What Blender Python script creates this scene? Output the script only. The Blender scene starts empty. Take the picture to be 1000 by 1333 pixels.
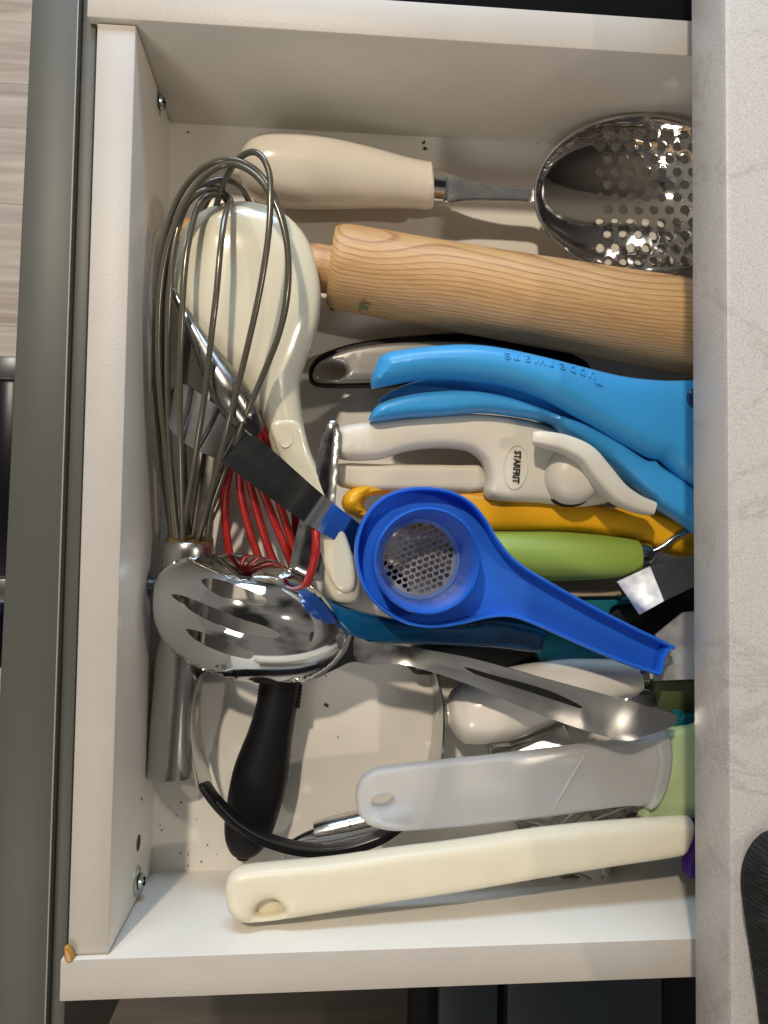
import bpy, bmesh, math, random
import numpy as np
from mathutils import Vector, Matrix, geometry
from mathutils.bvhtree import BVHTree
random.seed(7); np.random.seed(7)
S = bpy.context.scene
COL = S.collection

# ------------------------------------------------------------------ camera
F = 966.36                       # focal length in pixels of the 1000 x 1333 photograph
RX, RY, RZ = 3.47923948e-02, -7.75919210e-02, 1.31626421e-02
CX, CY, CZ = 9.11988929e-02, 1.82762046e-01, 0.42
ROT = Matrix.Rotation(RZ, 3, 'Z') @ Matrix.Rotation(RY, 3, 'Y') @ Matrix.Rotation(RX, 3, 'X')
cam = bpy.data.cameras.new('camera'); camo = bpy.data.objects.new('camera', cam); COL.objects.link(camo)
cam.sensor_fit = 'VERTICAL'; cam.sensor_height = 36; cam.lens = F / 1333 * 36
cam.clip_start = 0.01; cam.clip_end = 50
camo.matrix_world = Matrix.Translation((CX, CY, CZ)) @ ROT.to_4x4()
S.camera = camo

# ------------------------------------------------------------------ world and lamps
W = bpy.data.worlds.new('World'); S.world = W; W.use_nodes = True
nt = W.node_tree; bg = nt.nodes['Background']
tc = nt.nodes.new('ShaderNodeTexCoord'); nz = nt.nodes.new('ShaderNodeTexNoise')
nz.inputs['Scale'].default_value = 1.6; nz.inputs['Detail'].default_value = 2
rp = nt.nodes.new('ShaderNodeValToRGB')
rp.color_ramp.elements[0].position = .37; rp.color_ramp.elements[0].color = (.10, .095, .09, 1)
rp.color_ramp.elements[1].position = .56; rp.color_ramp.elements[1].color = (1.0, .94, .86, 1)
wm = nt.nodes.new('ShaderNodeMapping'); wm.inputs['Location'].default_value = (53.43, 2.7, 1.3)  # invented patchy surroundings, offset picked for the reflections in the steel
nt.links.new(tc.outputs['Generated'], wm.inputs['Vector']); nt.links.new(wm.outputs[0], nz.inputs['Vector']); nt.links.new(nz.outputs['Fac'], rp.inputs['Fac'])
nt.links.new(rp.outputs['Color'], bg.inputs['Color']); bg.inputs['Strength'].default_value = 0.22

def lamp(name, loc, target, size, energy, col, size_y=None):
    l = bpy.data.lights.new(name, 'AREA'); l.size = size; l.energy = energy; l.color = col
    if size_y: l.shape = 'RECTANGLE'; l.size_y = size_y
    o = bpy.data.objects.new(name, l); COL.objects.link(o); o.location = loc
    o.rotation_euler = (Vector(target) - Vector(loc)).to_track_quat('-Z', 'Y').to_euler()
    return o
T0 = (0.13, 0.2, 0.03)
lamp('ceiling_spot_lamp', (-0.35, 1.15, 1.55), T0, 0.075, 21.0, (1, .855, .675))
lamp('ceiling_downlight_lamp', (1.15, 0.35, 1.38), T0, 0.06, 4.4, (1, .88, .74))
lamp('window_side_lamp', (0.0, 1.55, 0.62), T0, 0.9, 15.0, (.56, .76, 1.0), 0.36)
lamp('added_fill_lamp', (-0.55, -0.95, 1.35), T0, 0.5, 6.5, (1, .93, .84))  # added fill to lift the upper drawer wall, no source known
S.view_settings.view_transform = 'Standard'; S.view_settings.look = 'None'
S.view_settings.exposure = 0.0; S.view_settings.gamma = 1
S.cycles.max_bounces = 10; S.cycles.transparent_max_bounces = 8

# ------------------------------------------------------------------ helpers
def ray(px, py):
    return ROT @ Vector(((px - 500) / F, -(py - 666.5) / F, -1))
def P(px, py, z=0.0):            # the point at height z seen at (px, py) of the photograph
    d = ray(px, py); t = (z - CZ) / d.z
    return Vector((CX + d.x * t, CY + d.y * t, z))
def onx(px, py, x):
    d = ray(px, py); t = (x - CX) / d.x
    return Vector((x, CY + d.y * t, CZ + d.z * t))
def PXM(z): return (CZ - z) / F  # metres per pixel at height z

def cr(pts, n, closed=False):    # Catmull-Rom resampling, n points per span
    pts = [np.array(p, float) for p in pts]; m = len(pts); out = []
    for i in range(m if closed else m - 1):
        if closed: a, b, c, d = pts[i-1], pts[i], pts[(i+1) % m], pts[(i+2) % m]
        else: a, b, c, d = pts[max(i-1, 0)], pts[i], pts[i+1], pts[min(i+2, m-1)]
        for k in range(n):
            t = k / n
            out.append(.5*((2*b)+(-a+c)*t+(2*a-5*b+4*c-d)*t*t+(-a+3*b-3*c+d)*t**3))
    if not closed: out.append(pts[-1])
    return out

def mesh_obj(name, verts, faces, mat, parent=None, M=None, angle=38, smooth=True):
    me = bpy.data.meshes.new(name)
    pl = Vector((0, 0, 0)) if parent is None else parent['_loc'] if '_loc' in parent else Vector((0, 0, 0))
    if parent is not None: pl = ROOTS[parent.name]
    if M is None: M = Matrix.Translation(pl)
    Mi = M.inverted()
    me.from_pydata([tuple(Mi @ Vector(v)) for v in verts], [], [tuple(f) for f in faces])
    me.validate(); me.update()
    bm = bmesh.new(); bm.from_mesh(me); bmesh.ops.recalc_face_normals(bm, faces=bm.faces); bm.to_mesh(me); bm.free()
    if smooth:
        for p in me.polygons: p.use_smooth = True
        me.set_sharp_from_angle(angle=math.radians(angle))
    me.materials.append(mat)
    o = bpy.data.objects.new(name, me); COL.objects.link(o)
    if parent is not None:
        o.parent = parent
        o.matrix_basis = Matrix.Translation(-pl) @ M
    else: o.matrix_basis = M
    ROOTS[o.name] = M.to_translation() if parent is None else pl * 0 + M.to_translation()
    return o
ROOTS = {}
def tag(o, label, cat, group=None, kind=None):
    if kind: o['kind'] = kind
    else:
        o['label'] = label; o['category'] = cat
    if group: o['group'] = group
    return o
def thing(name, label, cat, loc, group=None):
    o = bpy.data.objects.new(name, None); COL.objects.link(o); o.location = loc
    o.empty_display_size = .01; ROOTS[o.name] = Vector(loc)
    return tag(o, label, cat, group)

def box(x0, x1, y0, y1, z0, z1, bev=0.0):
    bm = bmesh.new(); bmesh.ops.create_cube(bm, size=1)
    for v in bm.verts: v.co = Vector(((x0+x1)/2+v.co.x*(x1-x0), (y0+y1)/2+v.co.y*(y1-y0), (z0+z1)/2+v.co.z*(z1-z0)))
    if bev: bmesh.ops.bevel(bm, geom=list(bm.edges), offset=bev, segments=2, affect='EDGES', profile=.5)
    return take(bm)
def take(bm):
    bm.verts.index_update(); v = [x.co.copy() for x in bm.verts]; f = [[q.index for q in p.verts] for p in bm.faces]; bm.free(); return v, f
def prism(poly, z0, z1, bev=0.0):   # poly: world xy
    bm = bmesh.new(); a = [bm.verts.new((p[0], p[1], z0)) for p in poly]; b = [bm.verts.new((p[0], p[1], z1)) for p in poly]; n = len(a)
    bm.faces.new(a[::-1]); bm.faces.new(b)
    for i in range(n): bm.faces.new((a[i], a[(i+1) % n], b[(i+1) % n], b[i]))
    if bev: bmesh.ops.bevel(bm, geom=list(bm.edges), offset=bev, segments=2, affect='EDGES', profile=.5)
    return take(bm)
def join(*parts):
    V = []; Fc = []
    for v, f in parts:
        o = len(V); V += list(v); Fc += [[i + o for i in q] for q in f]
    return V, Fc

def sweep3(pts, ns=20, e=2.0, sub=6, caps=(1, 1), roll=0):
    """pts rows: x,y,z,halfwidth,halfthick (metres); caps 1 = domed, 0 = flat"""
    q = cr(pts, sub) if sub > 1 else [np.array(p, float) for p in pts]
    V = []; Fc = []; n = len(q); rings = []
    def frame(i):
        a = q[max(i-1, 0)][:3]; b = q[min(i+1, n-1)][:3]; t = Vector(b - a).normalized()
        s = t.cross(Vector((0, 0, 1)))
        if s.length < 1e-4: s = Vector((1, 0, 0))
        s.normalize(); u = s.cross(t).normalized()
        if roll: s, u = s*math.cos(roll)+u*math.sin(roll), u*math.cos(roll)-s*math.sin(roll)
        return t, s, u
    def ring(c, s, u, hw, ht):
        r = []
        for k in range(ns):
            a = 2*math.pi*k/ns; ca, sa = math.cos(a), math.sin(a)
            x = math.copysign(abs(ca)**(2/e), ca); y = math.copysign(abs(sa)**(2/e), sa)
            r.append(len(V)); V.append(Vector(c) + s*hw*x + u*ht*y)
        rings.append(r)
    t, s, u = frame(0); hw, ht = q[0][3], q[0][4]
    if caps[0]:
        for a in (8, 30, 55, 75): ring(Vector(q[0][:3]) - t*min(hw, ht)*math.cos(math.radians(a)), s, u, hw*math.sin(math.radians(a)), ht*math.sin(math.radians(a)))
    for i in range(n):
        t, s, u = frame(i); ring(q[i][:3], s, u, q[i][3], q[i][4])
    hw, ht = q[-1][3], q[-1][4]
    if caps[1]:
        for a in (75, 55, 30, 8): ring(Vector(q[-1][:3]) + t*min(hw, ht)*math.cos(math.radians(a)), s, u, hw*math.sin(math.radians(a)), ht*math.sin(math.radians(a)))
    for a, b in zip(rings, rings[1:]):
        for k in range(ns): Fc.append((a[k], a[(k+1) % ns], b[(k+1) % ns], b[k]))
    Fc.append(rings[0][::-1]); Fc.append(rings[-1])
    return V, Fc
def sweep(pts, **k):
    """pts rows: px,py,z,width px,thickness m (None = round)"""
    r = []
    for x, y, z, w, t in pts:
        p = P(x, y, z); h = w/2*PXM(z); r.append((p.x, p.y, z, h, h if t is None else t/2))
    return sweep3(r, **k)
def wire(pts, r, ns=8, sub=6, closed=False):
    rows = [(*P(x, y, z), r, r) for x, y, z in pts]
    return sweep3(rows, ns=ns, sub=sub)

def lathe(prof, M, ns=48, close=False):
    """prof: (r, h) along local z of M"""
    V = []; Fc = []; n = len(prof)
    for r, h in prof:
        for k in range(ns):
            a = 2*math.pi*k/ns; V.append(M @ Vector((r*math.cos(a), r*math.sin(a), h)))
    for i in range(n if close else n-1):
        j = (i+1) % n
        for k in range(ns): Fc.append((i*ns+k, i*ns+(k+1) % ns, j*ns+(k+1) % ns, j*ns+k))
    if not close:
        if prof[0][0] > 1e-6: Fc.append(list(range(ns))[::-1])
        if prof[-1][0] > 1e-6: Fc.append(list(range((n-1)*ns, n*ns)))
    return V, Fc

def axisz(*c):                   # height along a line of control points given in pixels
    c = np.array(c, float); a = c[0, :2]; d = c[-1, :2] - a; L = (d**2).sum(); tt = ((c[:, :2]-a) @ d)/L
    return lambda x, y: float(np.interp(((x-a[0])*d[0]+(y-a[1])*d[1])/L, tt, c[:, 2]))
def smoothz(*c):
    g = axisz(*c); a = np.array(c[0][:2], float); d = np.array(c[-1][:2], float)-a; w = .05
    return lambda x, y: sum(g(x+d[0]*k, y+d[1]*k) for k in (-w, -w/2, 0, w/2, w))/5
def seg_dist(Q, loops):
    D = np.full(len(Q), 1e9)
    for L in loops:
        A = np.array(L); B = np.roll(A, -1, 0); d = B-A; l2 = (d**2).sum(1)+1e-12
        t = np.clip(((Q[:, None, :]-A[None])*d[None]).sum(2)/l2[None], 0, 1)
        D = np.minimum(D, np.sqrt((((A[None]+t[..., None]*d[None])-Q[:, None, :])**2).sum(2)).min(1))
    return D
def inside(Q, loops):
    c = np.zeros(len(Q), int)
    for L in loops:
        A = np.array(L); B = np.roll(A, -1, 0)
        for (x1, y1), (x2, y2) in zip(A, B):
            if y1 == y2: continue
            m = ((y1 > Q[:, 1]) != (y2 > Q[:, 1])) & (Q[:, 0] < (x2-x1)*(Q[:, 1]-y1)/(y2-y1)+x1); c += m
    return c % 2 == 1
def plate(outline, zf, T, r=0, holes=(), step=None, smooth=4, hsmooth=4, edge=0.0, bulge=0.0, br=30, Tb=None, densify=None):
    """Solid plate from a pixel outline. zf height of middle, T thickness (m), r edge rounding (px),
       bulge: extra height (m) reached br px from the edge"""
    ol = [tuple(p) for p in (cr(outline, smooth, True) if smooth > 1 else outline)]
    hl = [[tuple(p) for p in (cr(h, hsmooth, True) if hsmooth > 1 else h)] for h in holes]
    seg = max(2.2, min(9.0, r*.7)) if r else 9.0
    def dense(L):
        d2 = []
        for a, b in zip(L, L[1:]+L[:1]):
            k = max(1, int(math.ceil(math.dist(a, b)/seg)))
            d2 += [(a[0]+(b[0]-a[0])*i/k, a[1]+(b[1]-a[1])*i/k) for i in range(k)]
        return d2
    ol = dense(ol); hl = [dense(h) for h in hl]
    if r:                        # even spacing where the curve is crowded
        o2 = [ol[0]]
        for p in ol[1:]:
            if math.dist(p, o2[-1]) > seg*.45: o2.append(p)
        if math.dist(o2[-1], o2[0]) < seg*.3: o2.pop()
        ol = o2
    loops = [ol]+hl; A = np.array(ol); lo, hi = A.min(0), A.max(0)
    step = step or max(hi-lo)/26
    pts = []
    if r:
        for L in loops:
            a = np.array(L); t = np.roll(a, -1, 0)-np.roll(a, 1, 0); t /= np.linalg.norm(t, axis=1)[:, None]+1e-9; nn = np.stack([-t[:, 1], t[:, 0]], 1)
            for fr in (.12, .35, .65, 1.0):
                for sg in (1, -1):
                    c = a+nn*sg*r*fr; c = c[inside(c, loops)]
                    if len(c): pts += list(map(tuple, c[seg_dist(c, loops) > r*fr*.93]))
    gx, gy = np.meshgrid(np.arange(lo[0]+step/2, hi[0], step), np.arange(lo[1]+step/2, hi[1], step*.87))
    gx[1::2] += step/2; G = np.stack([gx.ravel(), gy.ravel()], 1); G = G[inside(G, loops)]
    if len(G): pts += list(map(tuple, G[seg_dist(G, loops) > max(r*1.15, step*.45)]))
    vs = []; es = []
    for L in loops:
        o = len(vs); n = len(L); vs += [Vector(p) for p in L]; es += [(o+i, o+(i+1) % n) for i in range(n)]
    vs += [Vector(p) for p in pts]
    ov, oe, of, _, _, _ = geometry.delaunay_2d_cdt(vs, es, [], 0, 1e-5)
    Q = np.array([(v.x, v.y) for v in ov]); D = seg_dist(Q, loops)
    cent = np.array([Q[list(f)].mean(0) for f in of]); keep = inside(cent, loops)
    fs = [list(f) for f, k in zip(of, keep) if k]
    Tb = T if Tb is None else Tb
    V = []; n = len(Q)
    h = np.ones(n)
    if r: x = np.clip(D/r, 0, 1); h = edge+(1-edge)*np.sqrt(np.clip(1-(1-x)**2, 0, 1))
    bx = np.clip(D/br, 0, 1); bl = bulge*np.sqrt(np.clip(1-(1-bx)**2, 0, 1)) if bulge else np.zeros(n)
    base = [P(q[0], q[1], zf(q[0], q[1])) for q in Q]
    for i in range(n): V.append(base[i]+Vector((0, 0, T/2*h[i]+bl[i])))
    for i in range(n): V.append(base[i]-Vector((0, 0, Tb/2*h[i]-(bl[i] if bulge < 0 else 0))))
    Fc = [tuple(f) for f in fs]+[tuple(i+n for i in f[::-1]) for f in fs]
    cnt = {}
    for f in fs:
        for a, b in zip(f, f[1:]+f[:1]): cnt[(a, b)] = 1
    for (a, b) in list(cnt):
        if (b, a) not in cnt: Fc.append((b, a, a+n, b+n))
    return V, Fc
def flat(z): return lambda x, y: z
def ell(cx, cy, a, b, rot=0, n=24):
    c, s = math.cos(math.radians(rot)), math.sin(math.radians(rot))
    return [(cx+a*math.cos(t)*c-b*math.sin(t)*s, cy+a*math.cos(t)*s+b*math.sin(t)*c) for t in [2*math.pi*k/n for k in range(n)]]

# ------------------------------------------------------------------ materials
def mat(name, col, rough=.5, metal=0, var=0.0, vs=8, bump=0.0, bs=60, coat=0, spec=.5, trans=0, sss=0, speck=None, stretch=None, rvar=0.0, ior=1.45, col2=None, aniso=0):
    m = bpy.data.materials.new(name); m.use_nodes = True; t = m.node_tree; N = t.nodes; L = t.links; b = N['Principled BSDF']
    I = b.inputs; I['Base Color'].default_value = (*col, 1); I['Roughness'].default_value = rough; I['Metallic'].default_value = metal
    I['Coat Weight'].default_value = coat; I['Coat Roughness'].default_value = .12; I['Specular IOR Level'].default_value = spec; I['IOR'].default_value = ior
    I['Transmission Weight'].default_value = trans
    if sss: I['Subsurface Weight'].default_value = sss; I['Subsurface Radius'].default_value = (.012, .010, .007); I['Subsurface Scale'].default_value = .4
    tc = N.new('ShaderNodeTexCoord'); mp = N.new('ShaderNodeMapping'); L.new(tc.outputs['Object'], mp.inputs['Vector'])
    if stretch: mp.inputs['Scale'].default_value = stretch
    cur = None
    if var:
        nz = N.new('ShaderNodeTexNoise'); nz.inputs['Scale'].default_value = vs; nz.inputs['Detail'].default_value = 5; nz.inputs['Roughness'].default_value = .6; L.new(mp.outputs[0], nz.inputs['Vector'])
        r = N.new('ShaderNodeValToRGB'); r.color_ramp.elements[0].position = .3; r.color_ramp.elements[1].position = .7
        c2 = col2 or tuple(c*(1-var) for c in col)
        r.color_ramp.elements[0].color = (*c2, 1); r.color_ramp.elements[1].color = (*(tuple(min(1, c*(1+var*.35)) for c in col)), 1)
        L.new(nz.outputs['Fac'], r.inputs['Fac']); cur = r.outputs['Color']
    if speck:
        sc, th, sc_col = speck
        vo = N.new('ShaderNodeTexVoronoi'); vo.inputs['Scale'].default_value = sc; L.new(tc.outputs['Object'], vo.inputs['Vector'])
        n2 = N.new('ShaderNodeTexNoise'); n2.inputs['Scale'].default_value = sc*.23; L.new(tc.outputs['Object'], n2.inputs['Vector'])
        mu = N.new('ShaderNodeMath'); mu.operation = 'MULTIPLY'; mu.inputs[1].default_value = th*2
        pw = N.new('ShaderNodeMath'); pw.operation = 'POWER'; pw.inputs[1].default_value = 2.0; L.new(n2.outputs['Fac'], pw.inputs[0]); L.new(pw.outputs[0], mu.inputs[0])
        lt = N.new('ShaderNodeMath'); lt.operation = 'LESS_THAN'; L.new(vo.outputs['Distance'], lt.inputs[0]); L.new(mu.outputs[0], lt.inputs[1])
        mx = N.new('ShaderNodeMix'); mx.data_type = 'RGBA'; L.new(lt.outputs[0], mx.inputs['Factor'])
        if cur: L.new(cur, mx.inputs['A'])
        else: mx.inputs['A'].default_value = (*col, 1)
        mx.inputs['B'].default_value = (*sc_col, 1); cur = mx.outputs['Result']
    if cur: L.new(cur, I['Base Color'])
    if bump or rvar:
        nb = N.new('ShaderNodeTexNoise'); nb.inputs['Scale'].default_value = bs; nb.inputs['Detail'].default_value = 4; L.new(mp.outputs[0], nb.inputs['Vector'])
        if bump:
            bp = N.new('ShaderNodeBump'); bp.inputs['Strength'].default_value = bump; bp.inputs['Distance'].default_value = .001
            L.new(nb.outputs['Fac'], bp.inputs['Height']); L.new(bp.outputs[0], I['Normal'])
        if rvar:
            mr = N.new('ShaderNodeMapRange'); mr.inputs['From Min'].default_value = .3; mr.inputs['From Max'].default_value = .7
            mr.inputs['To Min'].default_value = max(0, rough-rvar); mr.inputs['To Max'].default_value = rough+rvar
            L.new(nb.outputs['Fac'], mr.inputs['Value']); L.new(mr.outputs[0], I['Roughness'])
    return m
M_board = mat('white_melamine', (.80, .77, .71), .36, var=.04, vs=14, bump=.03, bs=500, speck=(130, .018, (.28, .20, .13)))
M_side = mat('white_melamine_side', (.80, .77, .70), .28, var=.09, vs=6, bump=.008, bs=300, speck=(110, .014, (.30, .22, .15)))
M_floorp = mat('drawer_base_white', (.82, .79, .73), .34, var=.08, vs=9, bump=.03, bs=500, speck=(150, .012, (.30, .20, .12)), rvar=.06)
M_band = mat('edge_band', (.50, .465, .42), .45, var=.05, vs=30, bump=.12, bs=700, speck=(130, .02, (.25, .18, .12)))
M_grey = mat('grey_green_lacquer', (.085, .086, .073), .44, var=.05, vs=30, speck=(70, .014, (.5, .48, .42)), spec=.35)
M_edgelight = mat('grey_edge_highlight', (.34, .31, .26), .5)
M_dark = mat('unlit_black', (.004, .004, .005), .8, spec=.1)  # black stands in for the unlit cabinet interior and screw slots
M_slate = mat('slate_panel', (.028, .04, .048), .5, var=.2, vs=20)
M_gap = mat('black_gap', (.004, .004, .004), .9)
M_hblack = mat('black_anodised', (.012, .012, .016), .3, metal=.6, var=.3, vs=40, stretch=(6, .3, 1))
M_hend = mat('grey_cast_metal', (.12, .125, .13), .42, metal=.8)
M_navy = mat('navy_fabric', (.012, .022, .06), .95, bump=.8, bs=900)
M_black = mat('black_rubber', (.006, .006, .007), .45, bump=.1, bs=900, var=.2, vs=60, spec=.25)
M_blackp = mat('black_plastic', (.013, .013, .014), .3)
M_chrome = mat('polished_steel', (.66, .66, .65), .07, metal=1, bump=.006, bs=45, rvar=.03, speck=(260, .03, (.45, .46, .47)))
M_chromed = mat('dull_polished_steel', (.52, .52, .51), .16, metal=1, bump=.006, bs=120, rvar=.06, speck=(300, .03, (.7, .7, .7)))
M_brush = mat('brushed_steel', (.50, .49, .47), .24, metal=1, bump=.003, bs=160, stretch=(1, 5, 1), rvar=.02)
M_shank = mat('satin_steel', (.64, .635, .62), .15, metal=1, bump=.003, bs=60, rvar=.05, speck=(300, .03, (.5, .5, .5)))
M_bowl = mat('mirror_steel', (.72, .71, .69), .06, metal=1, speck=(260, .03, (.5, .5, .5)))
M_blade = mat('scratched_blade_steel', (.60, .61, .63), .13, metal=1, bump=.004, bs=30, rvar=.05, speck=(420, .055, (.9, .9, .9)))
M_perf = mat('satin_perforated_steel', (.46, .46, .46), .42, metal=.75, rvar=.05)
M_brushd = mat('dark_brushed_steel', (.33, .32, .30), .27, metal=1, bump=.003, bs=160, stretch=(3, 3, 1), rvar=.03)
M_brushx = mat('brushed_steel_lengthwise', (.52, .52, .52), .22, metal=1, bump=.002, bs=160, stretch=(5, 1, 1), rvar=.02)
M_tin = mat('worn_aluminium', (.70, .72, .73), .42, metal=.75, var=.2, vs=50, bump=.15, bs=90, rvar=.12)
M_wire = mat('grey_green_coated_wire', (.115, .105, .08), .22, metal=.35, bump=.03, bs=300, coat=.3)
M_red = mat('red_silicone', (.38, .014, .012), .38, var=.2, vs=40)
M_cream = mat('cream_glossy_plastic', (.72, .68, .53), .16, coat=.5, sss=.12, var=.04, vs=14, speck=(90, .012, (.2, .12, .06)), bump=.03, bs=40)
M_white = mat('white_ceramic_handle', (.72, .67, .58), .22, coat=.4, var=.05, vs=30)
M_whiteg = mat('white_glossy_handle', (.80, .77, .71), .20, coat=.5, var=.04, vs=30)
M_cream2 = mat('cream_satin_plastic', (.70, .66, .56), .38, var=.05, vs=30, bump=.05, bs=600)
M_creamh = mat('pale_cream_handle', (.78, .72, .56), .36, sss=.12, var=.05, vs=24, bump=.04, bs=500, rvar=.06)
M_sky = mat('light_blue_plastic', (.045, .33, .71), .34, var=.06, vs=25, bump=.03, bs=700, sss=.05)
M_skyshade = mat('light_blue_plastic_shaded', (.02, .17, .44), .4)  # same plastic as the arms, with the recess shade put into its colour
M_blue = mat('bright_blue_plastic', (.018, .135, .64), .30, var=.05, vs=30, bump=.02, bs=500, sss=.08)
M_yel = mat('yellow_plastic', (.82, .42, .010), .34, var=.05, vs=25, bump=.03, bs=500)
M_green = mat('lime_green_handle', (.29, .42, .075), .42, var=.06, vs=40, bump=.06, bs=600)
M_teal = mat('teal_plastic', (.01, .17, .22), .35, var=.1)
M_deepblue = mat('translucent_navy_plastic', (.004, .04, .13), .12, trans=.2, coat=.4, var=.5, vs=60, col2=(.003, .09, .20), bump=.05, bs=120)
M_frost = mat('frosted_clear_plastic', (.84, .85, .86), .40, trans=.68, sss=.1, bump=.0, ior=1.35)
M_frostb = mat('frosted_blue_plastic', (.20, .34, .72), .3, trans=.3, sss=.1)
M_pale = mat('pale_green_silicone', (.40, .50, .27), .38, sss=.15, var=.06, vs=30)
M_purple = mat('purple_silicone', (.07, .015, .28), .42, var=.1)
M_silver = mat('silver_painted_plastic', (.31, .30, .285), .36, metal=.5, bump=.01, bs=900)
M_print = mat('black_print', (.012, .012, .012), .5)
M_crumb = mat('brown_crumb', (.09, .05, .02), .8)
M_hole = mat('drilled_chipboard_hole', (.10, .045, .018), .9, var=.5, vs=300)
M_glue = mat('amber_glue_blob', (.40, .20, .03), .3, coat=.4)
M_zinc = mat('zinc_plated_steel', (.45, .50, .50), .3, metal=1, bump=.02, bs=200)
M_olive = mat('olive_silicone', (.07, .085, .035), .5)
M_foil = mat('crumpled_clear_film', (.75, .78, .8), .1, trans=.6, coat=.5)
M_beige = mat('beige_wood_strip', (.50, .38, .26), .6, var=.2, vs=60, stretch=(.5, 6, 1))

def wood_pin(name, ax_off, light, darkc, sc=300.0, wig=.004):
    m = bpy.data.materials.new(name); m.use_nodes = True; t = m.node_tree; N = t.nodes; L = t.links; b = N['Principled BSDF']
    tc = N.new('ShaderNodeTexCoord'); mp = N.new('ShaderNodeMapping'); L.new(tc.outputs['Object'], mp.inputs['Vector'])
    mp.inputs['Location'].default_value = ax_off; mp.inputs['Rotation'].default_value = (0, math.radians(4.5), math.radians(3))
    # slow wobble along the log, then distance from the pith
    n1 = N.new('ShaderNodeTexNoise'); n1.inputs['Scale'].default_value = 9; n1.inputs['Detail'].default_value = 1.5
    L.new(tc.outputs['Object'], n1.inputs['Vector'])
    sb = N.new('ShaderNodeVectorMath'); sb.operation = 'SUBTRACT'; sb.inputs[1].default_value = (.5, .5, .5); L.new(n1.outputs['Color'], sb.inputs[0])
    sl = N.new('ShaderNodeVectorMath'); sl.operation = 'SCALE'; sl.inputs['Scale'].default_value = wig*4; L.new(sb.outputs[0], sl.inputs[0])
    ad = N.new('ShaderNodeVectorMath'); ad.operation = 'ADD'; L.new(mp.outputs[0], ad.inputs[0]); L.new(sl.outputs[0], ad.inputs[1])
    ml = N.new('ShaderNodeVectorMath'); ml.operation = 'MULTIPLY'; ml.inputs[1].default_value = (0, 1, 1); L.new(ad.outputs[0], ml.inputs[0])
    ln = N.new('ShaderNodeVectorMath'); ln.operation = 'LENGTH'; L.new(ml.outputs[0], ln.inputs[0])
    k = N.new('ShaderNodeMath'); k.operation = 'MULTIPLY'; k.inputs[1].default_value = sc; L.new(ln.outputs['Value'], k.inputs[0])
    fr = N.new('ShaderNodeMath'); fr.operation = 'FRACT'; L.new(k.outputs[0], fr.inputs[0])
    r = N.new('ShaderNodeValToRGB'); e = r.color_ramp.elements
    e[0].position = 0; e[0].color = (*light, 1); e[1].position = .62; e[1].color = (*[a*.93 for a in light], 1)
    x = e.new(.88); x.color = (*darkc, 1); x = e.new(1.0); x.color = (*light, 1)
    L.new(fr.outputs[0], r.inputs['Fac'])
    fb = N.new('ShaderNodeTexNoise'); fb.inputs['Scale'].default_value = 1; fb.inputs['Detail'].default_value = 6
    m2 = N.new('ShaderNodeMapping'); m2.inputs['Scale'].default_value = (60, 900, 900); L.new(tc.outputs['Object'], m2.inputs['Vector']); L.new(m2.outputs[0], fb.inputs['Vector'])
    mx = N.new('ShaderNodeMix'); mx.data_type = 'RGBA'; mx.blend_type = 'MULTIPLY'; mx.inputs['Factor'].default_value = .35
    L.new(r.outputs[0], mx.inputs['A']); r2 = N.new('ShaderNodeValToRGB'); r2.color_ramp.elements[0].position = .35; r2.color_ramp.elements[0].color = (.55, .45, .35, 1); r2.color_ramp.elements[1].position = .6
    L.new(fb.outputs['Fac'], r2.inputs['Fac']); L.new(r2.outputs[0], mx.inputs['B']); L.new(mx.outputs['Result'], b.inputs['Base Color'])
    bp = N.new('ShaderNodeBump'); bp.inputs['Strength'].default_value = .25; bp.inputs['Distance'].default_value = .0006; L.new(fb.outputs['Fac'], bp.inputs['Height']); L.new(bp.outputs[0], b.inputs['Normal'])
    b.inputs['Roughness'].default_value = .48
    return m
M_pin = wood_pin('turned_maple', (0, .030, .030), (.62, .385, .175), (.38, .20, .08), 560, .0035)
M_pinh = wood_pin('turned_maple_handle', (0, .03, .02), (.66, .43, .22), (.52, .30, .13), 300, .002)

def m_plank():
    m = bpy.data.materials.new('oak_laminate'); m.use_nodes = True; t = m.node_tree; N = t.nodes; L = t.links; b = N['Principled BSDF']
    tc = N.new('ShaderNodeTexCoord'); oi = N.new('ShaderNodeObjectInfo'); ad = N.new('ShaderNodeVectorMath'); ad.operation = 'ADD'
    sc = N.new('ShaderNodeVectorMath'); sc.operation = 'SCALE'; sc.inputs[0].default_value = (7, 3, 0); L.new(oi.outputs['Random'], sc.inputs['Scale'])
    L.new(tc.outputs['Object'], ad.inputs[0]); L.new(sc.outputs[0], ad.inputs[1])
    mp = N.new('ShaderNodeMapping'); mp.inputs['Scale'].default_value = (3, 45, 3); L.new(ad.outputs[0], mp.inputs['Vector'])
    n = N.new('ShaderNodeTexNoise'); n.inputs['Scale'].default_value = 1.4; n.inputs['Detail'].default_value = 8; n.inputs['Distortion'].default_value = .6; L.new(mp.outputs[0], n.inputs['Vector'])
    r = N.new('ShaderNodeValToRGB'); e = r.color_ramp.elements; e[0].position = .3; e[0].color = (.42, .32, .25, 1); e[1].position = .68; e[1].color = (.68, .57, .46, 1)
    L.new(n.outputs['Fac'], r.inputs['Fac']); L.new(r.outputs[0], b.inputs['Base Color']); b.inputs['Roughness'].default_value = .5
    return m
M_plank = m_plank()
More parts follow.
